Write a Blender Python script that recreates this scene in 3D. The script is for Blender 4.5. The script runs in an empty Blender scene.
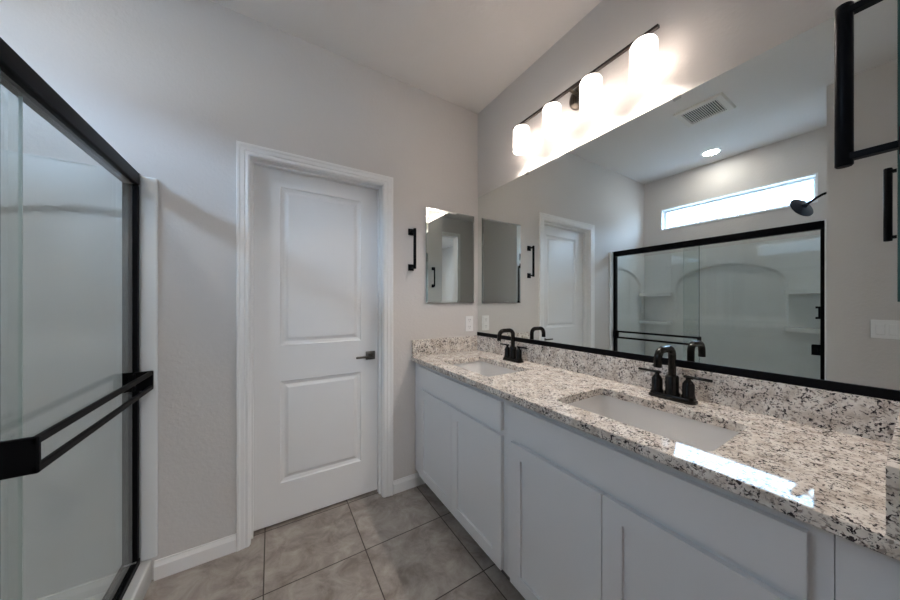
import bpy, bmesh, math
from mathutils import Vector, Matrix
S = bpy.context.scene
COL = S.collection
R = math.radians

# ------------------------------------------------------------------ camera
cam_d = bpy.data.cameras.new('camera')
cam = bpy.data.objects.new('camera', cam_d)
COL.objects.link(cam)
cam.location = (0, 0, 1.269)
cam.rotation_euler = (R(90), 0, R(-31.57))
cam_d.sensor_width = 36
cam_d.lens = 291.44 / 900 * 36
cam_d.shift_y = 3.0 / 900
cam_d.clip_start = 0.01
S.camera = cam

# ------------------------------------------------------------------ world, exposure
W = bpy.data.worlds.new('sky')
S.world = W
W.use_nodes = True
bg = W.node_tree.nodes['Background']
bg.inputs['Color'].default_value = (0.47, 0.70, 1.0, 1)
bg.inputs['Strength'].default_value = 11.5
S.view_settings.view_transform = 'Standard'
S.view_settings.look = 'None'
S.view_settings.gamma = 1
S.view_settings.use_curve_mapping = False
S.view_settings.exposure = 1.47
try:
    S.cycles.max_bounces = 12
    S.cycles.diffuse_bounces = 6
    S.cycles.glossy_bounces = 8
    S.cycles.transparent_max_bounces = 24
except Exception:
    pass

VANITY_W = 3.7        # each vanity bulb
SHADE_E = 1.3
DOWN_W = 1.3          # recessed shower light
BED_W = 15.0          # bedroom ceiling lamp behind the camera


def add_light(name, kind, loc, energy, color, size, rot=(0, 0, 0), parent=None, size_y=None):
    l = bpy.data.lights.new(name, kind)
    l.energy = energy
    l.color = color
    if kind == 'POINT':
        l.shadow_soft_size = size
    else:
        l.shape = 'RECTANGLE' if size_y else 'DISK'
        l.size = size
        if size_y:
            l.size_y = size_y
    o = bpy.data.objects.new(name, l)
    COL.objects.link(o)
    o.rotation_euler = rot
    o.location = loc
    if parent:
        o.parent = parent
        o.location = Vector(loc) - parent.location
    return o


def portal(name, loc, rot, sx, sy):
    o = add_light(name, 'AREA', loc, 1, (1, 1, 1), sx, rot, None, sy)
    o.data.cycles.is_portal = True
    return o


# daylight enters by the shower window and by the bedroom window behind the camera
portal('shower_window_daylight', (-1.39, 1.07, 2.26), (0, R(-90), 0), 0.30, 1.25)
portal('bedroom_window_daylight', (0.9, -3.43, 1.4), (R(90), 0, 0), 2.2, 1.7)

# ------------------------------------------------------------------ materials


def mat(name, col, rough=0.5, metal=0.0, bump=None, spec=0.5, coat=0.0):
    m = bpy.data.materials.new(name)
    m.use_nodes = True
    nt = m.node_tree
    p = nt.nodes['Principled BSDF']
    p.inputs['Base Color'].default_value = (*col, 1)
    p.inputs['Roughness'].default_value = rough
    p.inputs['Metallic'].default_value = metal
    p.inputs['Specular IOR Level'].default_value = spec
    p.inputs['Coat Weight'].default_value = coat
    if bump:
        sc, st, dist = bump
        tc = nt.nodes.new('ShaderNodeTexCoord')
        n = nt.nodes.new('ShaderNodeTexNoise')
        n.inputs['Scale'].default_value = sc
        n.inputs['Detail'].default_value = 3
        b = nt.nodes.new('ShaderNodeBump')
        b.inputs['Strength'].default_value = st
        b.inputs['Distance'].default_value = dist
        nt.links.new(tc.outputs['Object'], n.inputs['Vector'])
        nt.links.new(n.outputs['Fac'], b.inputs['Height'])
        nt.links.new(b.outputs['Normal'], p.inputs['Normal'])
    return m


M_wall = mat('wall_paint', (0.61, 0.58, 0.56), 0.75, bump=(65, 0.35, 0.004), spec=0.3)
M_ceil = mat('ceiling_paint', (0.72, 0.69, 0.67), 0.85, bump=(45, 0.35, 0.004), spec=0.2)
M_trim = mat('white_trim_paint', (0.80, 0.79, 0.78), 0.35)
M_door = mat('white_door_paint', (0.76, 0.75, 0.74), 0.4)
M_cab = mat('white_cabinet_paint', (0.72, 0.72, 0.73), 0.38)
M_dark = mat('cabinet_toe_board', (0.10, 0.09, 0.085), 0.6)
M_black = mat('matte_black_metal', (0.005, 0.005, 0.006), 0.42, 0.0, spec=0.06)
M_blackg = mat('black_faucet_metal', (0.006, 0.005, 0.004), 0.22, 0.0, spec=0.3)
M_bronze = mat('dark_bronze_metal', (0.10, 0.085, 0.07), 0.3, 0.9)
M_nickel = mat('dark_nickel_metal', (0.11, 0.10, 0.09), 0.3, 1.0)
M_porc = mat('white_porcelain', (0.80, 0.79, 0.78), 0.12, coat=0.3)
M_acryl = mat('white_acrylic', (0.74, 0.75, 0.75), 0.25)
M_plast = mat('white_plastic', (0.82, 0.81, 0.80), 0.35)
M_slot = mat('dark_slot', (0.03, 0.03, 0.03), 0.6)
M_chrome = mat('chrome', (0.75, 0.75, 0.75), 0.12, 1.0)
M_vinyl = mat('white_vinyl_window_frame', (0.80, 0.82, 0.84), 0.4)
M_vent = mat('beige_vent_enamel', (0.68, 0.64, 0.58), 0.5)
M_roof = mat('grey_roof_tile', (0.05, 0.047, 0.05), 0.8, bump=(8, 0.5, 0.03))
M_stucco = mat('tan_stucco', (0.55, 0.48, 0.40), 0.9, bump=(40, 0.4, 0.01))
M_ground = mat('gravel_ground', (0.38, 0.33, 0.28), 0.95, bump=(20, 0.5, 0.02))


def mirror_mat():
    m = bpy.data.materials.new('silver_mirror')
    m.use_nodes = True
    nt = m.node_tree
    nt.nodes.remove(nt.nodes['Principled BSDF'])
    g = nt.nodes.new('ShaderNodeBsdfGlossy')
    g.inputs['Color'].default_value = (0.80, 0.835, 0.82, 1)
    g.inputs['Roughness'].default_value = 0.0
    nt.links.new(g.outputs[0], nt.nodes['Material Output'].inputs['Surface'])
    return m


def pane_mat(name, tint, ior=1.45):
    m = bpy.data.materials.new(name)
    m.use_nodes = True
    nt = m.node_tree
    nt.nodes.remove(nt.nodes['Principled BSDF'])
    t = nt.nodes.new('ShaderNodeBsdfTransparent')
    t.inputs['Color'].default_value = (*tint, 1)
    g = nt.nodes.new('ShaderNodeBsdfGlossy')
    g.inputs['Roughness'].default_value = 0.0
    lw = nt.nodes.new('ShaderNodeLayerWeight')
    lw.inputs['Blend'].default_value = 0.5
    pw = nt.nodes.new('ShaderNodeMath')
    pw.operation = 'POWER'
    pw.inputs[1].default_value = 5.0
    f = nt.nodes.new('ShaderNodeMath')
    f.operation = 'MULTIPLY_ADD'
    f.inputs[1].default_value = 0.96
    f.inputs[2].default_value = 0.04
    nt.links.new(lw.outputs['Facing'], pw.inputs[0])
    nt.links.new(pw.outputs[0], f.inputs[0])
    x = nt.nodes.new('ShaderNodeMixShader')
    nt.links.new(f.outputs[0], x.inputs[0])
    nt.links.new(t.outputs[0], x.inputs[1])
    nt.links.new(g.outputs[0], x.inputs[2])
    nt.links.new(x.outputs[0], nt.nodes['Material Output'].inputs['Surface'])
    return m


M_mirror = mirror_mat()
M_glass = pane_mat('shower_glass', (0.955, 0.975, 0.968))
M_wpane = pane_mat('window_glass', (0.97, 0.98, 0.98))
M_clear = pane_mat('clear_plastic', (0.96, 0.96, 0.96))
M_edge = mat('green_glass_edge', (0.03, 0.09, 0.08), 0.15)


def emit_mat(name, col, s, base=(0.8, 0.8, 0.8)):
    m = mat(name, base, 0.4)
    p = m.node_tree.nodes['Principled BSDF']
    p.inputs['Emission Color'].default_value = (*col, 1)
    p.inputs['Emission Strength'].default_value = s
    return m




def frosted():
    m = bpy.data.materials.new('frosted_opal_glass')
    m.use_nodes = True
    nt = m.node_tree
    nt.nodes.remove(nt.nodes['Principled BSDF'])
    t = nt.nodes.new('ShaderNodeBsdfTranslucent')
    t.inputs['Color'].default_value = (0.09, 0.082, 0.076, 1)
    d = nt.nodes.new('ShaderNodeBsdfDiffuse')
    d.inputs['Color'].default_value = (0.85, 0.83, 0.82, 1)
    e = nt.nodes.new('ShaderNodeEmission')
    e.inputs['Color'].default_value = (1.0, 0.90, 0.82, 1)
    e.inputs['Strength'].default_value = SHADE_E
    x = nt.nodes.new('ShaderNodeMixShader')
    x.inputs[0].default_value = 0.5
    a = nt.nodes.new('ShaderNodeAddShader')
    nt.links.new(t.outputs[0], x.inputs[1])
    nt.links.new(d.outputs[0], x.inputs[2])
    nt.links.new(x.outputs[0], a.inputs[0])
    nt.links.new(e.outputs[0], a.inputs[1])
    nt.links.new(a.outputs[0], nt.nodes['Material Output'].inputs['Surface'])
    return m


M_shade = frosted()
M_bulb = emit_mat('lit_bulb', (1.0, 0.94, 0.88), 12)
M_down = emit_mat('lit_lens', (1.0, 0.98, 0.95), 6)


def ramp(nt, pts):
    r = nt.nodes.new('ShaderNodeValToRGB')
    e = r.color_ramp.elements
    while len(e) < len(pts):
        e.new(0.5)
    for i, (p, c) in enumerate(pts):
        e[i].position = p
        e[i].color = (*c, 1) if len(c) == 3 else c
    return r


def granite():
    m = bpy.data.materials.new('speckled_granite')
    m.use_nodes = True
    nt = m.node_tree
    p = nt.nodes['Principled BSDF']
    L = nt.links.new
    tc = nt.nodes.new('ShaderNodeTexCoord')

    def noise(scale, detail, rough=0.5, dist=0.0, off=0.0):
        mp = nt.nodes.new('ShaderNodeMapping')
        mp.inputs['Location'].default_value = (off, off * 1.7, off * 0.6)
        n = nt.nodes.new('ShaderNodeTexNoise')
        n.inputs['Scale'].default_value = scale
        n.inputs['Detail'].default_value = detail
        n.inputs['Roughness'].default_value = rough
        n.inputs['Distortion'].default_value = dist
        L(tc.outputs['Object'], mp.inputs['Vector'])
        L(mp.outputs[0], n.inputs['Vector'])
        return n

    def mix(fac, a, b):
        x = nt.nodes.new('ShaderNodeMix')
        x.data_type = 'RGBA'
        L(fac, x.inputs['Factor'])
        for s, v in ((x.inputs['A'], a), (x.inputs['B'], b)):
            if isinstance(v, tuple):
                s.default_value = (*v, 1)
            else:
                L(v, s)
        return x.outputs['Result']
    n1 = noise(26, 5, 0.65)
    base = ramp(nt, [(0.30, (0.50, 0.43, 0.37)), (0.46, (0.70, 0.64, 0.58)), (0.60, (0.84, 0.80, 0.75))])
    L(n1.outputs['Fac'], base.inputs[0])
    n2 = noise(95, 4, 0.6, 0.5, 3)
    r2 = ramp(nt, [(0.54, (0, 0, 0)), (0.62, (1, 1, 1))])
    L(n2.outputs['Fac'], r2.inputs[0])
    c1 = mix(r2.outputs[0], base.outputs[0], (0.34, 0.29, 0.26))
    n3 = noise(125, 3.5, 0.62, 0.9, 9)
    r3 = ramp(nt, [(0.562, (0, 0, 0)), (0.60, (1, 1, 1))])
    n4 = noise(22, 2, 0.5, 0.3, 17)
    ad = nt.nodes.new('ShaderNodeMath')
    ad.operation = 'MULTIPLY_ADD'
    ad.inputs[1].default_value = 0.28
    L(n4.outputs['Fac'], ad.inputs[0])
    L(n3.outputs['Fac'], ad.inputs[2])
    sb = nt.nodes.new('ShaderNodeMath')
    sb.operation = 'SUBTRACT'
    sb.inputs[1].default_value = 0.14
    L(ad.outputs[0], sb.inputs[0])
    L(sb.outputs[0], r3.inputs[0])
    c2 = mix(r3.outputs[0], c1, (0.045, 0.038, 0.04))
    L(c2, p.inputs['Base Color'])
    p.inputs['Roughness'].default_value = 0.035
    p.inputs['Specular IOR Level'].default_value = 0.10
    return m


def tile():
    m = bpy.data.materials.new('floor_tile')
    m.use_nodes = True
    nt = m.node_tree
    p = nt.nodes['Principled BSDF']
    L = nt.links.new
    tc = nt.nodes.new('ShaderNodeTexCoord')
    sep = nt.nodes.new('ShaderNodeSeparateXYZ')
    L(tc.outputs['Object'], sep.inputs[0])

    def math_(op, a, b=None):
        n = nt.nodes.new('ShaderNodeMath')
        n.operation = op
        for i, v in enumerate((a, b)):
            if v is None:
                continue
            if isinstance(v, (int, float)):
                n.inputs[i].default_value = v
            else:
                L(v, n.inputs[i])
        return n.outputs[0]

    def line(c, off, size, w=0.0026):
        a = math_('DIVIDE', math_('ADD', c, 50 * size - off), size)
        fr = math_('FRACT', a)
        d = math_('MINIMUM', fr, math_('SUBTRACT', 1.0, fr))
        return math_('LESS_THAN', d, w / size), math_('FLOOR', a)
    gx, ix = line(sep.outputs['X'], -0.028, 0.443)
    gy, iy = line(sep.outputs['Y'], 1.503, 0.410)
    g = math_('MAXIMUM', gx, gy)
    cid = math_('ADD', math_('MULTIPLY', ix, 3.7), math_('MULTIPLY', iy, 9.1))
    comb = nt.nodes.new('ShaderNodeCombineXYZ')
    L(sep.outputs['X'], comb.inputs[0])
    L(sep.outputs['Y'], comb.inputs[1])
    L(cid, comb.inputs[2])
    n = nt.nodes.new('ShaderNodeTexNoise')
    n.inputs['Scale'].default_value = 8.5
    n.inputs['Detail'].default_value = 8
    n.inputs['Roughness'].default_value = 0.68
    n.inputs['Distortion'].default_value = 0.5
    L(comb.outputs[0], n.inputs['Vector'])
    r = ramp(nt, [(0.34, (0.20, 0.17, 0.148)), (0.5, (0.315, 0.275, 0.245)), (0.66, (0.42, 0.38, 0.345))])
    L(n.outputs['Fac'], r.inputs[0])
    x = nt.nodes.new('ShaderNodeMix')
    x.data_type = 'RGBA'
    L(g, x.inputs['Factor'])
    L(r.outputs[0], x.inputs['A'])
    x.inputs['B'].default_value = (0.055, 0.040, 0.032, 1)
    L(x.outputs['Result'], p.inputs['Base Color'])
    p.inputs['Roughness'].default_value = 0.42
    b = nt.nodes.new('ShaderNodeBump')
    b.inputs['Strength'].default_value = 0.4
    b.inputs['Distance'].default_value = 0.002
    L(math_('SUBTRACT', 1.0, g), b.inputs['Height'])
    L(b.outputs[0], p.inputs['Normal'])
    return m


M_granite = granite()
M_tile = tile()

# ------------------------------------------------------------------ helpers


def box(bm, x0, x1, y0, y1, z0, z1, bev=0.0, seg=2):
    t = bmesh.new()
    bmesh.ops.create_cube(t, size=1)
    for v in t.verts:
        v.co = Vector(((x0 + x1) / 2 + v.co.x * (x1 - x0), (y0 + y1) / 2 + v.co.y * (y1 - y0), (z0 + z1) / 2 + v.co.z * (z1 - z0)))
    if bev:
        bmesh.ops.bevel(t, geom=t.edges[:], offset=bev, segments=seg, affect='EDGES', profile=0.5)
    merge(bm, t)
    return bm


def merge(bm, t):
    me = bpy.data.meshes.new('tmp')
    t.to_mesh(me)
    t.free()
    bm.from_mesh(me)
    bpy.data.meshes.remove(me)


def B(*a, **k):
    return box(bmesh.new(), *a, **k)


def loft(bm, loops, cap0=True, cap1=True, closed=True):
    vs = [[bm.verts.new(Vector(p)) for p in lp] for lp in loops]
    n = len(vs[0])
    for a, b in zip(vs, vs[1:]):
        for i in range(n if closed else n - 1):
            j = (i + 1) % n
            bm.faces.new((a[i], a[j], b[j], b[i]))
    if cap0:
        bm.faces.new(list(reversed(vs[0])))
    if cap1:
        bm.faces.new(vs[-1])
    return bm


def lathe(bm, prof, c=(0, 0, 0), n=28, cap0=True, cap1=True, axis='Z'):
    loops = []
    for r, z in prof:
        lp = []
        for i in range(n):
            a = 2 * math.pi * i / n
            p = (r * math.cos(a), r * math.sin(a), z)
            if axis == 'X':
                p = (z, p[0], p[1])
            elif axis == 'Y':
                p = (p[0], z, p[1])
            lp.append(Vector(p) + Vector(c))
        loops.append(lp)
    return loft(bm, loops, cap0, cap1)


def tube(bm, path, r, n=16, ry=None):
    path = [Vector(p) for p in path]
    loops = []
    up = None
    for i, p in enumerate(path):
        a = path[max(i - 1, 0)]
        b = path[min(i + 1, len(path) - 1)]
        t = (b - a).normalized()
        if up is None:
            up = Vector((0, 0, 1)) if abs(t.z) < 0.9 else Vector((0, 1, 0))
        side = t.cross(up).normalized()
        up = side.cross(t).normalized()
        rr = r[i] if isinstance(r, (list, tuple)) else r
        loops.append([p + side * rr * math.cos(2 * math.pi * k / n) + up * rr * math.sin(2 * math.pi * k / n) for k in range(n)])
    return loft(bm, loops)


def rrect(cx, cy, hx, hy, r, z, n=6):
    pts = []
    for sx, sy, a0 in ((1, 1, 0), (-1, 1, 90), (-1, -1, 180), (1, -1, 270)):
        for k in range(n + 1):
            a = R(a0 + 90 * k / n)
            pts.append(Vector((cx + sx * (hx - r) + r * math.cos(a), cy + sy * (hy - r) + r * math.sin(a), z)))
    return pts


def wloc(o):
    v = Vector((0, 0, 0))
    while o:
        v += o.location
        o = o.parent
    return v


def obj(name, bm, m, parent=None, smooth=False, origin=None):
    bmesh.ops.recalc_face_normals(bm, faces=bm.faces[:])
    org = Vector(origin) if origin else (wloc(parent) if parent else None)
    if org is None:
        xs = [v.co for v in bm.verts]
        org = Vector(((min(v.x for v in xs) + max(v.x for v in xs)) / 2, (min(v.y for v in xs) + max(v.y for v in xs)) / 2, min(v.z for v in xs)))
    bmesh.ops.translate(bm, verts=bm.verts[:], vec=-org)
    me = bpy.data.meshes.new(name)
    bm.to_mesh(me)
    bm.free()
    for mm in (m if isinstance(m, (list, tuple)) else [m]):
        me.materials.append(mm)
    o = bpy.data.objects.new(name, me)
    COL.objects.link(o)
    if parent:
        o.parent = parent
        o.location = org - wloc(parent)
    else:
        o.location = org
    if smooth:
        for p in me.polygons:
            p.use_smooth = True
        ang = R(40)
        bm2 = bmesh.new()
        bm2.from_mesh(me)
        for e in bm2.edges:
            if len(e.link_faces) == 2 and e.calc_face_angle(0) > ang:
                e.smooth = False
        bm2.to_mesh(me)
        bm2.free()
    return o


def thing(name, label, cat, loc, group=None):
    o = bpy.data.objects.new(name, None)
    o.empty_display_size = 0.05
    COL.objects.link(o)
    o.location = loc
    return tag(o, label, cat, group)


def tag(o, label, cat, group=None):
    o['label'] = label
    o['category'] = cat
    if group:
        o['group'] = group
    return o


def struct(name, bm, m, parent=None, origin=(0, 0, 0)):
    o = obj(name, bm, m, parent, origin=origin if parent is None else None)
    if parent is None:
        o['kind'] = 'structure'
    return o


def dup(root, loc, label, cat=None):
    def cp(o, par):
        c = o.copy()
        COL.objects.link(c)
        if par:
            c.parent = par
        for ch in list(o.children):
            cp(ch, c)
        return c
    r = cp(root, None)
    r.location = loc
    r['label'] = label
    return r


# ------------------------------------------------------------------ dimensions
XW, YB, ZC = 1.398, 1.853, 2.767      # mirror wall, door wall, ceiling
XM = 1.393                            # mirror plane
XL = -0.48                            # wall with the light switches
XA = -1.22                            # shower alcove, outer wall
YA = 0.353                            # shower alcove, near end
YN = 0.012                            # near wall beside the vanity
YH = -0.71                            # passage wall behind the camera

# ------------------------------------------------------------------ structure
struct('floor', B(-1.37, 2.6, -3.5, 2.6, -0.1, 0), M_tile)
struct('ceiling', B(-1.37, 2.6, -3.5, 2.6, ZC, ZC + 0.1), M_ceil)
# door wall with the door opening
DX0, DX1, DZ = -0.095, 0.625, 2.041
bm = bmesh.new()
box(bm, -1.37, DX0 - 0.015, YB, YB + 0.12, 0, ZC)
box(bm, DX1 + 0.015, XW + 0.12, YB, YB + 0.12, 0, ZC)
box(bm, DX0 - 0.015, DX1 + 0.015, YB, YB + 0.12, DZ + 0.015, ZC)
struct('wall_back', bm, M_wall)
bm = bmesh.new()
box(bm, -0.4, -0.3, YB + 0.12, 2.6, 0, ZC)
box(bm, 0.9, 1.0, YB + 0.12, 2.6, 0, ZC)
box(bm, -0.4, 1.0, 2.5, 2.6, 0, ZC)
struct('wall_closet', bm, M_wall)
struct('wall_right', B(XW, XW + 0.12, -0.83, YB, 0, ZC), M_wall)
# outer alcove wall with the high window
WY0, WY1, WZ0, WZ1 = 0.478, 1.662, 2.137, 2.39
bm = bmesh.new()
box(bm, XA - 0.15, XA, YA, WY0, 0, ZC)
box(bm, XA - 0.15, XA, WY1, YB, 0, ZC)
box(bm, XA - 0.15, XA, WY0, WY1, 0, WZ0)
box(bm, XA - 0.15, XA, WY0, WY1, WZ1, ZC)
struct('wall_alcove', bm, M_wall)
struct('wall_left', B(XA - 0.15, XL, YH, YA, 0, ZC), M_wall)
struct('wall_front', B(0.67, XW, -0.10, YN, 0, ZC), M_wall)
# passage wall behind the camera with an opening to the bedroom
bm = bmesh.new()
box(bm, -1.37, -0.06, YH - 0.12, YH, 0, ZC)
box(bm, 0.80, 2.6, YH - 0.12, YH, 0, ZC)
box(bm, -0.06, 0.80, YH - 0.12, YH, 2.45, ZC)
struct('wall_passage', bm, M_wall)
bm = bmesh.new()
box(bm, -1.37, -1.25, -3.5, YH - 0.12, 0, ZC)
box(bm, 2.48, 2.6, -3.5, YH - 0.12, 0, ZC)
box(bm, -1.25, -0.2, -3.5, -3.38, 0, ZC)
box(bm, 2.0, 2.48, -3.5, -3.38, 0, ZC)
box(bm, -0.2, 2.0, -3.5, -3.38, 0, 0.55)
box(bm, -0.2, 2.0, -3.5, -3.38, 2.25, ZC)
struct('wall_bedroom', bm, M_wall)
bm = bmesh.new()
for a in (-0.2, 0.88, 1.96):
    box(bm, a, a + 0.04, -3.47, -3.41, 0.55, 2.25)
for z in (0.55, 2.21):
    box(bm, -0.2, 2.0, -3.47, -3.41, z, z + 0.04)
w2 = struct('window_2', bm, M_vinyl)
struct('window_pane', B(-0.16, 1.96, -3.443, -3.437, 0.59, 2.21), M_wpane, w2)

for sx0, sx1 in ((-0.16, 0.86), (0.90, 1.96)):
    bm = bmesh.new()
    for q in range(32):
        z = 0.60 + q * 0.05
        t_ = bmesh.new()
        bmesh.ops.create_cube(t_, size=1)
        bmesh.ops.transform(t_, matrix=Matrix.Translation(((sx0 + sx1) / 2, -3.36, z)) @ Matrix.Rotation(R(76), 4, 'X') @ Matrix.Diagonal((sx1 - sx0, 0.048, 0.002, 1)), verts=t_.verts[:])
        merge(bm, t_)
    box(bm, sx0, sx1, -3.378, -3.33, 2.20, 2.25)
    obj('blind', bm, M_plast, w2)

# white cased opening edge to the bedroom
bm = bmesh.new()
box(bm, -0.12, -0.06, YH, YH + 0.015, 0, 2.51)
box(bm, 0.80, 0.86, YH, YH + 0.015, 0, 2.51)
box(bm, -0.06, 0.80, YH, YH + 0.015, 2.45, 2.51)
struct('trim_2', bm, M_trim)

# shower window
bm = bmesh.new()
fx0, fx1 = XA - 0.11, XA - 0.06
fw = 0.032
box(bm, fx0, fx1, WY0, WY1, WZ0, WZ0 + fw, 0.003)
box(bm, fx0, fx1, WY0, WY1, WZ1 - fw, WZ1, 0.003)
box(bm, fx0, fx1, WY0, WY0 + fw, WZ0 + fw, WZ1 - fw, 0.003)
box(bm, fx0, fx1, WY1 - fw, WY1, WZ0 + fw, WZ1 - fw, 0.003)
w1 = struct('window_1', bm, M_vinyl)
struct('window_pane', B(fx0 + 0.02, fx0 + 0.026, WY0 + fw, WY1 - fw, WZ0 + fw, WZ1 - fw), M_wpane, w1)
bm = bmesh.new()
t = 0.012
box(bm, XA - 0.06, XA + 0.006, WY0, WY1, WZ0, WZ0 + t)
box(bm, XA - 0.06, XA + 0.006, WY0, WY1, WZ1 - t, WZ1)
box(bm, XA - 0.06, XA + 0.006, WY0, WY0 + t, WZ0 + t, WZ1 - t)
box(bm, XA - 0.06, XA + 0.006, WY1 - t, WY1, WZ0 + t, WZ1 - t)
obj('window_sill', bm, M_vinyl, w1)


def baseboard(name, p0, p1, nrm, h=0.085, t=0.014):
    p0, p1, nrm = Vector(p0), Vector(p1), Vector(nrm)
    prof = [(0, 0), (t, 0), (t, h * 0.72), (t * 0.75, h * 0.80), (t * 0.45, h * 0.92), (t * 0.4, h), (0, h)]
    bm = bmesh.new()
    loft(bm, [[p + nrm * a + Vector((0, 0, z)) for a, z in prof] for p in (p0, p1)])
    return struct(name, bm, M_trim)


baseboard('baseboard_back', (-0.455, YB, 0), (-0.1515, YB, 0), (0, -1, 0))
baseboard('baseboard_corner', (0.6925, YB, 0), (0.925, YB, 0), (0, -1, 0))
baseboard('baseboard_left', (XL, YA - 0.02, 0), (XL, YH, 0), (1, 0, 0))
baseboard('baseboard_passage', (XL + 0.015, YH, 0), (-0.121, YH, 0), (0, 1, 0))

# door casing, mitred sweep of a moulded profile
prof = [(0.0, 0.0), (0.0, 0.008), (0.006, 0.011), (0.014, 0.011), (0.018, 0.009), (0.024, 0.013), (0.040, 0.014), (0.046, 0.017), (0.056, 0.017), (0.058, 0.014), (0.058, 0.0)]
a0, a1, az = DX0, DX1, DZ
k = 0.065 / 0.058
loops = []
for corner in ((a0, 0, -1, 0), (a0, az, -1, 1), (a1, az, 1, 1), (a1, 0, 1, 0)):
    loops.append([Vector((corner[0] + corner[2] * w * k * (0.86 if corner[2] < 0 else 1), YB - d, corner[1] + corner[3] * w)) for w, d in prof])
struct('trim_1', loft(bmesh.new(), loops), M_trim)

# door 1: jamb, stops, two panel leaf, lever
bm = bmesh.new()
box(bm, DX0 - 0.015, DX0 + 0.004, YB + 0.0, YB + 0.12, 0, DZ - 0.004)
box(bm, DX1 - 0.004, DX1 + 0.015, YB + 0.0, YB + 0.12, 0, DZ - 0.004)
box(bm, DX0 - 0.015, DX1 + 0.015, YB + 0.0, YB + 0.12, DZ - 0.004, DZ + 0.015)
YD = 1.930
st = 0.010
box(bm, DX0 + 0.004, DX0 + 0.004 + st, YD - 0.035, YD - 0.001, 0, DZ - 0.004)
box(bm, DX1 - 0.004 - st, DX1 - 0.004, YD - 0.035, YD - 0.001, 0, DZ - 0.004)
box(bm, DX0 + 0.004 + st, DX1 - 0.004 - st, YD - 0.035, YD - 0.001, DZ - 0.004 - st, DZ - 0.004)
d1 = struct('door_1', bm, M_trim)


def panel_slab(x0, x1, z0, z1, y, th, panels, steps):
    """door leaf facing -Y; panels are (x0,x1,z0,z1), steps are (inset, depth)"""
    bm = bmesh.new()
    xs = sorted({x0, x1, *[p[0] for p in panels], *[p[1] for p in panels]})
    zs = sorted({z0, z1, *[p[2] for p in panels], *[p[3] for p in panels]})
    V = {}

    def v(a, yy, b):
        kk = (round(a, 5), round(yy, 5), round(b, 5))
        if kk not in V:
            V[kk] = bm.verts.new((a, yy, b))
        return V[kk]
    for i in range(len(xs) - 1):
        for j in range(len(zs) - 1):
            xa, xb, za, zb = xs[i], xs[i + 1], zs[j], zs[j + 1]
            if any(p[0] - 1e-6 <= xa and xb <= p[1] + 1e-6 and p[2] - 1e-6 <= za and zb <= p[3] + 1e-6 for p in panels):
                continue
            bm.faces.new((v(xa, y, za), v(xb, y, za), v(xb, y, zb), v(xa, y, zb)))
    for p in panels:
        prev = [v(p[0], y, p[2]), v(p[1], y, p[2]), v(p[1], y, p[3]), v(p[0], y, p[3])]
        for ins, dep in steps:
            cur = [bm.verts.new(c) for c in ((p[0] + ins, y + dep, p[2] + ins), (p[1] - ins, y + dep, p[2] + ins), (p[1] - ins, y + dep, p[3] - ins), (p[0] + ins, y + dep, p[3] - ins))]
            for q in range(4):
                bm.faces.new((prev[q], prev[(q + 1) % 4], cur[(q + 1) % 4], cur[q]))
            prev = cur
        bm.faces.new(prev)
    # back and sides
    box(bm, x0, x1, y + 0.014, y + th, z0, z1)
    for (xa, za, xb, zb) in ((x0, z0, x1, z0), (x1, z0, x1, z1), (x1, z1, x0, z1), (x0, z1, x0, z0)):
        bm.faces.new([bm.verts.new(c) for c in ((xa, y, za), (xb, y, zb), (xb, y + 0.014, zb), (xa, y + 0.014, za))])
    return bm


leaf = panel_slab(DX0 + 0.006, DX1 - 0.006, 0.014, DZ - 0.006, YD, 0.035,
                  [(0.045, 0.502, 1.025, 1.935), (0.045, 0.502, 0.236, 0.820)],
                  [(0.006, 0.006), (0.022, 0.010), (0.030, 0.008), (0.042, 0.003)])
obj('door_leaf', leaf, M_door, d1)
bm = bmesh.new()
box(bm, 0.532, 0.594, YD - 0.008, YD, 0.894, 0.950, 0.003)
lathe(bm, [(0.011, YD - 0.045), (0.011, YD - 0.007)], (0.562, 0, 0.922), 16, axis='Y')
box(bm, 0.460, 0.574, YD - 0.052, YD - 0.040, 0.913, 0.927, 0.004)
dh = obj('door_handle', bm, M_nickel, d1, smooth=True)
dh['label'] = 'dark nickel lever on a square rose'

# ------------------------------------------------------------------ outside the shower window
bm = bmesh.new()
rx0, rx1, rz0, rz1 = -6.2, -9.5, 2.7, 4.02
n = 90
ys = [-6 + 22 * i / (n * 2) for i in range(n * 2 + 1)]
rows = []
for kx in range(9):
    f = kx / 8
    rows.append([Vector((rx0 + (rx1 - rx0) * f, y, rz0 + (rz1 - rz0) * f + (0.05 if i % 2 else 0))) for i, y in enumerate(ys)])
vs = [[bm.verts.new(p) for p in r_] for r_ in rows]
for a, b in zip(vs, vs[1:]):
    for i in range(len(a) - 1):
        bm.faces.new((a[i], a[i + 1], b[i + 1], b[i]))
house = thing('neighbour_house', 'neighbouring house roof of grey ribbed tile seen through the high shower window', 'house', (-8, 4, -0.3))
ro = obj('roof', bm, M_roof, house)
sm = ro.modifiers.new('thick', 'SOLIDIFY')
sm.thickness = 0.08
obj('wall', B(-12.5, -6.6, -5.6, 15.6, -0.3, 2.7), M_stucco, house)
bm = bmesh.new()
lathe(bm, [(0.05, 3.0), (0.05, 4.15)], (-7.6, 5.03, 0), 16)
lathe(bm, [(0.09, 4.15), (0.09, 4.22)], (-7.6, 5.03, 0), 16)
obj('vent_pipe', bm, mat('pale_blue_pipe', (0.35, 0.48, 0.62), 0.5), house)
struct('ground', B(-30, 20, -25, 30, -0.5, -0.3), M_ground)

# ------------------------------------------------------------------ shower
# acrylic surround
SZ0, SZ1 = 0.1055, 1.845


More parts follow.
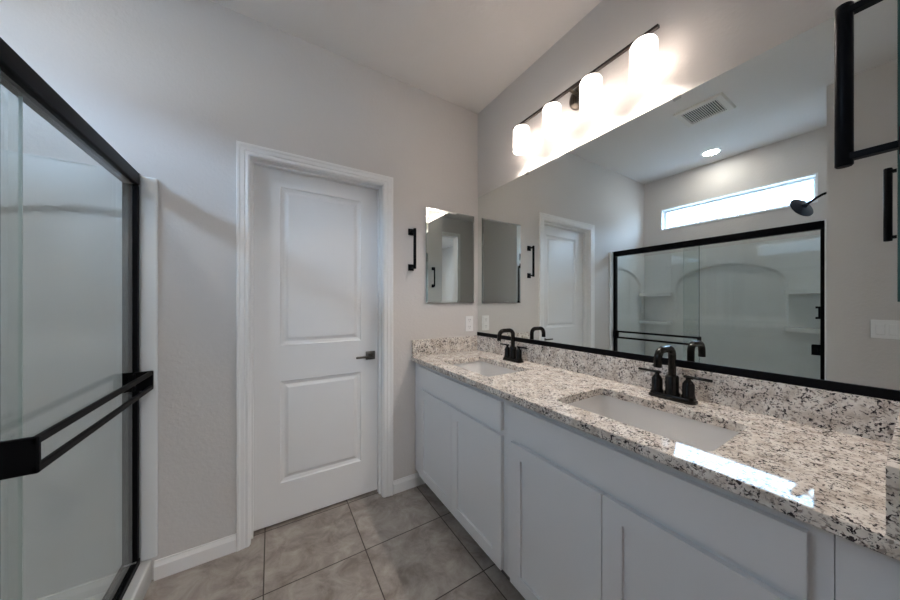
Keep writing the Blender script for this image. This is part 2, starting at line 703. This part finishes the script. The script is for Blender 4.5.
def smooth(x, a, b):
    t_ = min(max((x - a) / (b - a), 0), 1)
    return t_ * t_ * (3 - 2 * t_)


def relief(bm, f, u0, u1, v0, v1, nu, nv, put):
    g = [[bm.verts.new(put(u0 + (u1 - u0) * i / nu, v0 + (v1 - v0) * j / nv, f(u0 + (u1 - u0) * i / nu, v0 + (v1 - v0) * j / nv))) for j in range(nv + 1)] for i in range(nu + 1)]
    for i in range(nu):
        for j in range(nv):
            bm.faces.new((g[i][j], g[i + 1][j], g[i + 1][j + 1], g[i][j + 1]))


def arch_depth(u, v, c, a, spring, top, lo):
    # 1 outside the arch (proud), 0 inside the recess
    if v > spring:
        q = math.sqrt(((u - c) / a) ** 2 + ((v - spring) / (top - spring)) ** 2)
        d = (1 - q) * a * 0.6
    else:
        d = min(a - abs(u - c), (v - lo) * 0.15)
    return 1 - smooth(d, -0.004, 0.016)


sur = thing('shower_surround', 'white moulded acrylic shower surround with arches and corner shelves, behind the glass', 'shower surround', (-0.85, 1.1, 0.0))
bm = bmesh.new()
relief(bm, lambda u, v: arch_depth(u, v, 1.075, 0.43, 1.44, 1.665, 1.055), YA + 0.03, YB - 0.03, SZ0, SZ1, 150, 140,
       lambda u, v, d: (XA + 0.008 + 0.022 * d, u, v))
box(bm, XA, XA + 0.007, YA + 0.0, YB - 0.0, SZ0, SZ1)
box(bm, XA, XA + 0.03, YA, YB, SZ1 - 0.004, SZ1 + 0.006)
obj('back_panel', bm, M_acryl, sur, smooth=True)
for nm, y0, sg in (('end_panel', YB, -1), ('end_panel', YA, 1)):
    bm = bmesh.new()
    relief(bm, lambda u, v: arch_depth(u, v, -0.62, 0.53, 1.36, 1.665, 1.055) if u < -0.62 or v < 1.36 else 1 - smooth(1.665 - v, -0.004, 0.016),
           XA + 0.03, -0.50, SZ0, SZ1, 90, 140, lambda u, v, d: (u, y0 + sg * (0.008 + 0.018 * d), v))
    ya, yb = sorted((y0, y0 + sg * 0.007))
    box(bm, XA + 0.008, -0.50, ya, yb, SZ0, SZ1)
    ya, yb = sorted((y0, y0 + sg * 0.026))
    box(bm, XA + 0.03, -0.50, ya, yb, SZ1 - 0.004, SZ1 + 0.006, 0.002)
    obj(nm, bm, M_acryl, sur, smooth=True)
# rounded front flanges
bm = bmesh.new()
box(bm, -0.50, -0.442, YB - 0.020, YB, 0.108, 1.84, 0.008, 3)
obj('flange', bm, M_acryl, sur, smooth=True)
bm = bmesh.new()
box(bm, -0.50, -0.468, YA, YA + 0.007, 0.108, 1.84, 0.002, 3)
obj('flange', bm, M_acryl, sur, smooth=True)
for yc, sg in ((YB - 0.026, -1), (YA + 0.026, 1)):
    for z in (1.385, 1.055):
        bm = bmesh.new()
        pts = [(XA + 0.03, yc), (XA + 0.17, yc)]
        for q in range(9):
            a = q / 8 * math.pi / 2
            pts.append((XA + 0.03 + 0.14 * math.cos(a) ** 0.8 if q < 8 else XA + 0.03, yc + sg * 0.29 * math.sin(a)))
        pts = pts[:1] + pts[2:]
        loft(bm, [[Vector((x, y, zz)) for x, y in pts] for zz in (z - 0.036, z)])
        obj('corner_shelf', bm, M_acryl, sur)
bm = bmesh.new()
box(bm, XA, -0.55, YA, YB, 0.0, 0.045)
box(bm, -0.565, -0.462, YA, YB, 0.0, 0.104, 0.010, 3)
box(bm, XA, XA + 0.035, YA, YB, 0.0, 0.105, 0.004)
box(bm, XA, -0.56, YA, YA + 0.035, 0.0, 0.105, 0.004)
box(bm, XA, -0.56, YB - 0.035, YB, 0.0, 0.105, 0.004)
pan = obj('shower_pan', bm, M_acryl, smooth=True)
tag(pan, 'white shower base with raised curb under the sliding glass doors', 'shower base')

# glass enclosure
GY0, GY1 = YA + 0.0075, YB - 0.020
enc = thing('shower_enclosure', 'black framed sliding glass shower doors left of the white door', 'shower door', (-0.52, 1.1, 0.104))
obj('header', B(-0.552, -0.497, GY0 - 0.0, GY1, 1.790, 1.847, 0.007, 3), M_black, enc, smooth=True)
for y0, y1 in ((GY0, GY0 + 0.022), (GY1 - 0.022, GY1)):
    bm = B(-0.548, -0.526, y0, y1, 0.132, 1.790, 0.003)
    box(bm, -0.522, -0.499, y0, y1, 0.132, 1.790, 0.003)
    box(bm, -0.530, -0.518, y0 + 0.004, y1 - 0.004, 0.132, 1.790)
    obj('side_jamb', bm, M_black, enc)
bm = B(-0.552, -0.497, GY0, GY1, 0.1045, 0.116, 0.003)
box(bm, -0.552, -0.546, GY0, GY1, 0.116, 0.132)
box(bm, -0.503, -0.497, GY0, GY1, 0.116, 0.132)
obj('bottom_track', bm, M_black, enc)


def glass_panel(x, y0, y1):
    g = obj('glass_panel', B(x - 0.003, x + 0.003, y0, y1, 0.128, 1.795), M_glass, enc)
    return g


g_out = glass_panel(-0.511, 1.066, GY1 - 0.010)
obj('glass_edge', B(-0.514, -0.508, 1.0635, 1.066, 0.132, 1.789), M_edge, g_out)
g_in = glass_panel(-0.537, GY0 + 0.010, 1.190)
obj('glass_edge', B(-0.540, -0.534, 1.190, 1.192, 0.132, 1.789), mat('pale_glass_edge', (0.60, 0.68, 0.66), 0.2), g_in)
bm = B(-0.534, -0.515, GY0 + 0.024, GY0 + 0.064, 0.897, 0.973, 0.003)
box(bm, -0.515, -0.508, GY0 + 0.034, GY0 + 0.050, 0.926, 0.944, 0.002)
obj('pull_plate', bm, M_black, g_in)
bm = B(-0.534, -0.520, GY0 + 0.024, GY0 + 0.034, 1.155, 1.245, 0.002)
box(bm, -0.534, -0.520, GY0 + 0.034, GY0 + 0.046, 1.230, 1.245, 0.002)
box(bm, -0.534, -0.520, GY0 + 0.034, GY0 + 0.046, 1.155, 1.170, 0.002)
obj('edge_bumper', bm, M_black, g_in)
rail = bmesh.new()
for z in (0.893, 0.958):
    box(rail, -0.460, -0.448, 1.047, 1.806, z - 0.0095, z + 0.0095, 0.003)
obj('towel_rail', rail, M_black, g_out)
for y in (1.047, 1.795):
    bm = B(-0.508, -0.447, y, y + 0.012, 0.884, 0.967, 0.003)
    box(bm, -0.508, -0.500, y - 0.0 if y < 1.5 else y - 0.02, y + 0.03, 0.890, 0.961, 0.003)
    obj('rail_bracket', bm, M_black, g_out)

# shower head on the near end wall
sh = thing('rain_shower', 'black round shower head on a bent arm, high beside the window', 'shower head', (-0.86, YA, 2.12))
bm = bmesh.new()
lathe(bm, [(0.028, YA), (0.028, YA + 0.006), (0.012, YA + 0.012)], (-0.86, 0, 2.12), 20, axis='Y')
tube(bm, [(-0.86, YA, 2.12), (-0.86, YA + 0.03, 2.12), (-0.86, YA + 0.06, 2.112), (-0.86, YA + 0.09, 2.094), (-0.86, YA + 0.118, 2.072), (-0.862, YA + 0.145, 2.055)], 0.0095, 12)
obj('arm', bm, M_black, sh, smooth=True)
bm = bmesh.new()
lathe(bm, [(0.012, 0.040), (0.016, 0.028), (0.022, 0.018), (0.065, 0.009), (0.086, 0.004), (0.088, -0.003), (0.084, -0.007)], (0, 0, 0), 32)
bmesh.ops.transform(bm, matrix=Matrix.Translation((-0.868, YA + 0.166, 2.040)) @ Matrix.Rotation(R(28), 4, 'Z') @ Matrix.Rotation(R(66), 4, 'X'), verts=bm.verts[:])
obj('spray_disc', bm, mat('dark_blue_black_enamel', (0.008, 0.013, 0.024), 0.3, spec=0.3), sh, smooth=True)

# ------------------------------------------------------------------ vanity cabinets
XF = 0.855     # face frame
XD = 0.837     # door fronts


def front_panel(y0, y1, z0, z1, stile=None):
    """door or drawer front facing -X, built as a slab turned from panel_slab"""
    if stile:
        bm = panel_slab(y0, y1, z0, z1, XD, XF - XD - 0.0005, [(y0 + stile, y1 - stile, z0 + stile, z1 - stile)], [(0.0, 0.0085), (0.001, 0.0095)])
    else:
        bm = panel_slab(y0, y1, z0, z1, XD, XF - XD - 0.0005, [(y0 + 0.002, y1 - 0.002, z0 + 0.002, z1 - 0.002)], [(0.0001, -0.0005)])
    for v in bm.verts:
        v.co = Vector((v.co.y, v.co.x, v.co.z))
    return bm


def vanity(y0, y1, doors, drawer, label):
    t_ = thing('vanity_cabinet', label, 'cabinet', (1.12, (y0 + y1) / 2, 0), 'white vanity base cabinets')
    bm = bmesh.new()
    box(bm, XF + 0.018, XW, y0, y0 + 0.014, 0.115, 0.868)
    box(bm, XF + 0.018, XW, y1 - 0.014, y1, 0.115, 0.868)
    box(bm, XF + 0.018, XW, y0 + 0.014, y1 - 0.014, 0.115, 0.130)
    box(bm, XW - 0.012, XW, y0 + 0.014, y1 - 0.014, 0.130, 0.868)
    box(bm, 0.94, XW, y0, y0 + 0.014, 0, 0.115)
    box(bm, 0.94, XW, y1 - 0.014, y1, 0, 0.115)
    obj('body', bm, M_cab, t_)
    bm = bmesh.new()
    box(bm, XF, XF + 0.018, y0, doors[0][0] + 0.012, 0.115, 0.868)
    box(bm, XF, XF + 0.018, doors[-1][1] - 0.012, y1, 0.115, 0.868)
    box(bm, XF, XF + 0.018, doors[0][0] + 0.012, doors[-1][1] - 0.012, 0.835, 0.868)
    box(bm, XF, XF + 0.018, doors[0][0] + 0.012, doors[-1][1] - 0.012, 0.685, 0.735)
    box(bm, XF, XF + 0.018, doors[0][0] + 0.012, doors[-1][1] - 0.012, 0.115, 0.140)
    box(bm, XF, XF + 0.018, doors[0][1] - 0.015, doors[1][0] + 0.015, 0.140, 0.685)
    obj('face_frame', bm, M_cab, t_)
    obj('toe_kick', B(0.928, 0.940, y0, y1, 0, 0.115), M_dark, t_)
    obj('false_drawer_front', front_panel(*drawer, 0.722, 0.846), M_cab, t_)
    for a, b in doors:
        obj('door', front_panel(a, b, 0.125, 0.700, 0.056), M_cab, t_)
    return t_


vanity(0.929, 1.852, [(0.948, 1.350), (1.353, 1.755)], (0.948, 1.755), 'white vanity cabinet at the far end, against the door wall')
vanity(0.084, 0.928, [(0.113, 0.500), (0.503, 0.891)], (0.113, 0.891), 'white vanity cabinet at the near end, under the larger looking sink')
f = thing('filler_cabinet', 'narrow plain white cabinet filler between near vanity cabinet and the near wall', 'cabinet', (1.12, 0.048, 0))
obj('front_panel', B(XF - 0.002, XF + 0.018, YN, 0.0825, 0.115, 0.868), M_cab, f)
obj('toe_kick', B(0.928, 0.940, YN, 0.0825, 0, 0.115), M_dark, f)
obj('side_panel', B(XF + 0.018, XW, YN, YN + 0.014, 0, 0.868), M_cab, f)

# ------------------------------------------------------------------ granite counter
CZ = 0.902
CX0 = 0.822
SINKS = [1.366, 0.505]
SX0, SX1, SHY = 0.920, 1.224, 0.230


def slab_with_holes(x0, x1, y0, y1, z0, z1, holes, e=0.003):
    bm = bmesh.new()

    def outer(ins, z):
        pts = []
        for (xa, ya), (xb, yb) in zip([(x0 + ins, y0), (x1, y0), (x1, y1), (x0 + ins, y1)], [(x1, y0), (x1, y1), (x0 + ins, y1), (x0 + ins, y0)]):
            for q in range(8):
                pts.append(Vector((xa + (xb - xa) * q / 8, ya + (yb - ya) * q / 8, z)))
        return pts
    tops, bots = [], []

    def ring(lps):
        vs = [[bm.verts.new(p) for p in lp] for lp in lps]
        n_ = len(vs[0])
        for a, b in zip(vs, vs[1:]):
            for i in range(n_):
                j = (i + 1) % n_
                bm.faces.new((a[i], a[j], b[j], b[i]))
        tops.extend(bm.edges.get((vs[0][i], vs[0][(i + 1) % n_])) for i in range(n_))
        bots.extend(bm.edges.get((vs[-1][i], vs[-1][(i + 1) % n_])) for i in range(n_))
    ring([outer(e, z1), outer(0.0008, z1 - 0.0012), outer(0, z1 - e), outer(0, z0 + 0.002), outer(0.002, z0)])
    for (hx0, hx1, hy0, hy1, r) in holes:
        cx, cy, hx, hy = (hx0 + hx1) / 2, (hy0 + hy1) / 2, (hx1 - hx0) / 2, (hy1 - hy0) / 2
        ring([rrect(cx, cy, hx + 0.002, hy + 0.002, r, z1, 8), rrect(cx, cy, hx, hy, r, z1 - 0.002, 8), rrect(cx, cy, hx, hy, r, z0, 8)])
    bmesh.ops.triangle_fill(bm, edges=tops, use_beauty=True)
    bmesh.ops.triangle_fill(bm, edges=bots, use_beauty=True)
    return bm


ct = thing('countertop', 'speckled white and brown granite vanity countertop with two sink cutouts', 'countertop', (1.1, 0.93, CZ - 0.03))
obj('slab', slab_with_holes(CX0, XW, YN, YB, CZ - 0.03, CZ, [(SX0, SX1, y - SHY, y + SHY, 0.022) for y in SINKS]), M_granite, ct)
obj('backsplash', B(1.376, XW, YN + 0.0205, YB - 0.0205, CZ + 0.0003, 1.013, 0.0015), M_granite, ct)
obj('side_splash', B(CX0 + 0.006, XW, YB - 0.020, YB, CZ + 0.0003, 1.013, 0.0015), M_granite, ct)
obj('side_splash', B(CX0 + 0.006, XW, YN, YN + 0.020, CZ + 0.0003, 1.013, 0.0015), M_granite, ct)


def make_sink(yc, label):
    cx = (SX0 + SX1) / 2
    hx = (SX1 - SX0) / 2
    t_ = thing('undermount_sink', label, 'sink', (cx, yc, 0.73), 'rectangular undermount sinks')
    z = CZ - 0.0305
    inner = [(0.016, 0.040, z), (0.010, 0.040, z - 0.003), (0.006, 0.040, z - 0.02), (0.0, 0.040, z - 0.08), (-0.008, 0.045, z - 0.110), (-0.022, 0.05, z - 0.125), (-0.05, 0.05, z - 0.131), (-0.10, 0.035, z - 0.135)]
    outer = [(0.026, 0.04, z), (0.026, 0.04, z - 0.010), (0.018, 0.04, z - 0.015), (0.010, 0.04, z - 0.09), (0.0, 0.045, z - 0.135), (-0.03, 0.05, z - 0.148), (-0.10, 0.035, z - 0.150)]
    bm = bmesh.new()
    lo = [rrect(cx, yc, hx + i, SHY + i, r, zz, 6) for i, r, zz in outer]
    li = [rrect(cx, yc, hx + i, SHY + i, r, zz, 6) for i, r, zz in inner]
    loft(bm, list(reversed(lo)) + li, True, True)
    obj('basin', bm, M_porc, t_, smooth=True)
    bm = bmesh.new()
    lathe(bm, [(0.030, z - 0.1348), (0.030, z - 0.132), (0.022, z - 0.1315), (0.020, z - 0.1335)], (cx, yc, 0), 28)
    lathe(bm, [(0.017, z - 0.1345), (0.017, z - 0.129), (0.010, z - 0.127)], (cx, yc, 0), 28)
    obj('drain', bm, M_chrome, t_, smooth=True)
    return t_


s0 = make_sink(SINKS[0], 'white rectangular undermount sink at the far end of the counter')
dup(s0, (s0.location.x, SINKS[1], s0.location.z), 'white rectangular undermount sink at the near end of the counter')


def make_faucet(x, yc, label):
    t_ = thing('faucet', label, 'faucet', (x, yc, CZ), 'black centerset faucets')
    z = CZ
    bm = bmesh.new()
    loft(bm, [rrect(x, yc, 0.029, 0.076, 0.020, z + 0.0004, 6), rrect(x, yc, 0.029, 0.076, 0.020, z + 0.008, 6), rrect(x, yc, 0.025, 0.072, 0.018, z + 0.010, 6), rrect(x, yc, 0.025, 0.072, 0.018, z + 0.016, 6), rrect(x, yc, 0.022, 0.068, 0.016, z + 0.020, 6)])
    obj('base_plate', bm, M_blackg, t_, smooth=True)
    bm = bmesh.new()
    lathe(bm, [(0.0235, z + 0.0195), (0.0235, z + 0.026), (0.0215, z + 0.030), (0.0215, z + 0.086), (0.019, z + 0.090), (0.014, z + 0.092)], (x, yc, 0), 28)
    zt = z + 0.200
    path = [(x, yc, z + 0.088), (x, yc, zt - 0.035)]
    for q in range(1, 9):
        a = q / 8 * math.pi / 2
        path.append((x - 0.030 * (1 - math.cos(a)), yc, zt - 0.035 + 0.030 * math.sin(a)))
    xe = x - 0.114
    for q in range(0, 9):
        a = q / 8 * R(84)
        path.append((xe + 0.034 - 0.034 * math.sin(a), yc, zt - 0.005 - 0.034 * (1 - math.cos(a))))
    lx, ly, lz = path[-1]
    path.append((lx - 0.001, yc, lz - 0.030))
    tube(bm, path, 0.0128, 18)
    obj('spout', bm, M_blackg, t_, smooth=True)
    for sg in (1, -1):
        yy = yc + sg * 0.051
        bm = bmesh.new()
        lathe(bm, [(0.0205, z + 0.0195), (0.0205, z + 0.026), (0.0185, z + 0.029), (0.0185, z + 0.068), (0.013, z + 0.078), (0.008, z + 0.084), (0.008, z + 0.090)], (x, yy, 0), 24)
        h = obj('handle', bm, M_blackg, t_, smooth=True)
        bm = bmesh.new()
        ya, yb = sorted((yy - sg * 0.014, yy + sg * 0.069))
        lathe(bm, [(0.0035, ya), (0.0052, ya + 0.002), (0.0052, yb - 0.002), (0.0035, yb)], (x, 0, z + 0.0945), 14, axis='Y')
        obj('lever', bm, M_blackg, h, smooth=True)
    return t_


fa = make_faucet(1.308, SINKS[0], 'black two handle faucet behind the far sink')
dup(fa, (1.308, SINKS[1], CZ), 'black two handle faucet behind the near sink')

# ------------------------------------------------------------------ wall mirror
wm = thing('wall_mirror', 'wide frameless vanity mirror with black bottom channel above the backsplash', 'mirror', (XM, 0.94, 1.0135))
obj('mirror_glass', B(XM, XW - 0.0002, YN + 0.016, 1.846, 1.020, 2.100), M_mirror, wm)
obj('bottom_channel', B(XM - 0.006, XW - 0.0001, YN + 0.012, 1.849, 1.0135, 1.0410, 0.001), M_black, wm)
for y in (1.328, 0.521):
    bm = B(XM - 0.004, XM - 0.001, y - 0.014, y + 0.014, 2.086, 2.114, 0.001)
    box(bm, XM - 0.001, XW, y - 0.014, y + 0.014, 2.101, 2.114)
    lathe(bm, [(0.005, XM - 0.007), (0.005, XM - 0.004)], (0, y, 2.108), 12, axis='X')
    obj('mirror_clip', bm, M_clear, wm)


def mirror_cabinet(y_wall, sg, label):
    t_ = thing('medicine_cabinet', label, 'mirror cabinet', (1.155, y_wall, 1.27), 'mirrored medicine cabinets')
    x0, x1, z0, z1 = 0.934, 1.353, 1.271, 1.946
    yf = y_wall + sg * 0.0135
    ya, yb = sorted((y_wall, y_wall + sg * 0.008))
    obj('cabinet_body', B(x0 + 0.004, x1 - 0.004, ya, yb, z0 + 0.004, z1 - 0.004), M_vinyl, t_)
    bm = bmesh.new()
    b = 0.014
    loft(bm, [[Vector((xa, y, za)) for xa, za in ((x0 + i, z0 + i), (x1 - i, z0 + i), (x1 - i, z1 - i), (x0 + i, z1 - i))]
              for i, y in ((0, y_wall + sg * 0.008), (0, y_wall + sg * 0.0125), (b, yf))])
    md = obj('mirror_door', bm, [M_mirror, M_edge], t_)
    for p_ in md.data.polygons:
        if abs(p_.normal.y) < 0.3:
            p_.material_index = 1
    return t_


mirror_cabinet(YB, -1, 'frameless mirrored medicine cabinet on the far wall above the side splash')
mc = mirror_cabinet(YN, 1, 'frameless mirrored medicine cabinet on the near wall at the right edge')


def towel_holder(y_wall, sg, label):
    t_ = thing('towel_holder', label, 'towel bar', (0.825, y_wall, 1.50), 'small black vertical towel bars')
    x = 0.825
    yo = y_wall + sg * 0.059
    for z in (1.513, 1.757):
        ya, yb = sorted((y_wall, y_wall + sg * 0.008))
        bm = B(x - 0.024, x + 0.016, ya, yb, z - 0.022, z + 0.022, 0.002)
        ya, yb = sorted((y_wall + sg * 0.007, yo))
        box(bm, x - 0.008, x + 0.008, ya, yb, z - 0.0055, z + 0.0055, 0.001)
        obj('mounting_post', bm, M_black, t_)
    bm = bmesh.new()
    lathe(bm, [(0.0085, 1.499), (0.0100, 1.501), (0.0100, 1.769), (0.0085, 1.771)], (x, yo, 0), 20)
    obj('bar', bm, M_black, t_, smooth=True)
    return t_


towel_holder(YB, -1, 'small black vertical towel bar between the white door and the mirrored cabinet')
towel_holder(YN, 1, 'black vertical towel bar on the near wall, close at upper right')

# ------------------------------------------------------------------ outlet and switches
ol = thing('wall_outlet', 'white wall outlet above the far side splash', 'outlet', (1.313, YB, 1.05))
obj('cover_plate', B(1.278, 1.348, YB - 0.006, YB, 1.050, 1.168, 0.002), M_plast, ol)
for z in (1.082, 1.136):
    bm = B(1.296, 1.330, YB - 0.008, YB - 0.005, z - 0.016, z + 0.016, 0.0015)
    rc = obj('receptacle', bm, M_plast, ol)
    bm = bmesh.new()
    for x in (1.306, 1.320):
        box(bm, x - 0.0012, x + 0.0012, YB - 0.0085, YB - 0.0078, z - 0.001, z + 0.009)
    box(bm, 1.311, 1.315, YB - 0.0085, YB - 0.0078, z - 0.011, z - 0.007)
    obj('slots', bm, M_slot, rc)
sw = thing('light_switch', 'white double rocker light switch on the grey wall, in the mirror', 'switch', (XL, 0.122, 1.045))
obj('cover_plate', B(XL, XL + 0.006, 0.062, 0.180, 1.046, 1.163, 0.002), M_plast, sw)
for y in (0.144, 0.098):
    obj('rocker', B(XL + 0.005, XL + 0.010, y - 0.0165, y + 0.0165, 1.071, 1.138, 0.002), M_plast, sw)

# ------------------------------------------------------------------ vanity light
XR, ZR, YV = 1.308, 2.367, 0.954
vl = thing('vanity_light', 'four shade vanity light on a dark bar above the mirror', 'light fixture', (XW, YV, ZR))
bm = bmesh.new()
lathe(bm, [(0.060, XW), (0.060, XW - 0.012), (0.052, XW - 0.022), (0.030, XW - 0.028)], (0, YV, ZR - 0.01), 32, axis='X')
obj('wall_canopy', bm, M_bronze, vl, smooth=True)
bm = bmesh.new()
for dy in (-0.0,):
    lathe(bm, [(0.008, XW - 0.022), (0.008, XR)], (0, YV, ZR - 0.003), 14, axis='X')
lathe(bm, [(0.006, ZR - 0.04), (0.006, ZR)], (XW - 0.03, YV + 0.02, 0), 10)
obj('arm', bm, M_bronze, vl, smooth=True)
obj('bar', B(XR - 0.008, XR + 0.008, 0.550, 1.357, ZR - 0.006, ZR + 0.006, 0.002), mat('dark_brown_metal', (0.02, 0.014, 0.012), 0.4, 0.0, spec=0.2), vl)
for i, y in enumerate((1.293, 1.066, 0.838, 0.606)):
    zt = ZR - 0.022
    bm = bmesh.new()
    lathe(bm, [(0.010, zt + 0.017), (0.010, zt + 0.001), (0.022, zt - 0.001)], (XR, y, 0), 20)
    obj('socket_cap', bm, M_bronze, vl, smooth=True)
    ro_, h = 0.049, 0.145
    prof = [(0.010, zt), (0.036, zt - 0.002), (0.044, zt - 0.006), (ro_, zt - 0.015), (ro_ + 0.0005, zt - h), (ro_ - 0.001, zt - h - 0.001)]
    s_ = obj('lamp_shade', lathe(bmesh.new(), prof, (XR, y, 0), 40, False, False), M_shade, vl, smooth=True)
    bm = bmesh.new()
    bmesh.ops.create_uvsphere(bm, u_segments=16, v_segments=10, radius=0.016)
    bmesh.ops.translate(bm, verts=bm.verts[:], vec=(XR, y, zt - 0.055))
    bu = obj('bulb', bm, M_bulb, s_, smooth=True)
    l = add_light('bulb_light', 'POINT', (0, 0, 0), VANITY_W, (1.0, 0.90, 0.81), 0.018)
    l.parent = vl
    l.location = Vector((XR, y, zt - 0.098)) - vl.location

# ------------------------------------------------------------------ ceiling things
dl = thing('recessed_light', 'round recessed ceiling light over the shower, seen in the mirror', 'ceiling light', (-0.936, 1.108, ZC))
bm = bmesh.new()
lathe(bm, [(0.062, ZC), (0.062, ZC - 0.004), (0.078, ZC - 0.004), (0.084, ZC - 0.001), (0.084, ZC)], (-0.936, 1.108, 0), 36, False, False)
obj('trim_ring', bm, M_plast, dl, smooth=True)
bm = bmesh.new()
lathe(bm, [(0.062, ZC - 0.0005), (0.061, ZC - 0.003)], (-0.936, 1.108, 0), 32)
obj('lens', bm, M_down, dl)
l = add_light('recessed_lamp', 'AREA', (-0.936, 1.108, ZC - 0.008), DOWN_W, (1, 0.96, 0.9), 0.12)
l.parent = dl
l.location = (0, 0, -0.008)

pl = thing('bedroom_light', 'round flush ceiling lamp in the bedroom behind the camera', 'ceiling light', (0.45, -1.9, ZC))
bm = bmesh.new()
lathe(bm, [(0.20, ZC), (0.20, ZC - 0.02), (0.185, ZC - 0.025), (0.185, ZC - 0.004)], (0.45, -1.9, 0), 36, False, False)
obj('trim_ring', bm, M_plast, pl, smooth=True)
obj('lens', lathe(bmesh.new(), [(0.184, ZC - 0.002), (0.184, ZC - 0.012)], (0.45, -1.9, 0), 36), M_down, pl)
l = add_light('bedroom_lamp', 'AREA', (0, 0, 0), BED_W, (1, 0.95, 0.90), 0.36)
l.parent = pl
l.location = (0, 0, -0.030)

cv = thing('ceiling_vent', 'square slatted exhaust vent on the ceiling, seen in the mirror', 'vent', (-0.095, 0.898, ZC))
vx0, vx1, vy0, vy1 = -0.235, 0.060, 0.750, 1.050
bm = bmesh.new()
fr = 0.042
loft(bm, [[Vector((x, y, z)) for x, y in ((vx0 + i, vy0 + i), (vx1 - i, vy0 + i), (vx1 - i, vy1 - i), (vx0 + i, vy1 - i))] for i, z in ((0, ZC), (0, ZC - 0.004), (0.008, ZC - 0.014), (fr, ZC - 0.016), (fr, ZC - 0.002))], False, False)
obj('frame', bm, M_vent, cv)
obj('backing', B(vx0 + 0.01, vx1 - 0.01, vy0 + 0.01, vy1 - 0.01, ZC - 0.0015, ZC), M_slot, cv)
for i in range(17):
    y = vy0 + fr + 0.006 + i * (vy1 - vy0 - 2 * fr - 0.012) / 16
    obj('slat', B(vx0 + fr, vx1 - fr, y - 0.0019, y + 0.0019, ZC - 0.014, ZC - 0.010), M_vent, cv)
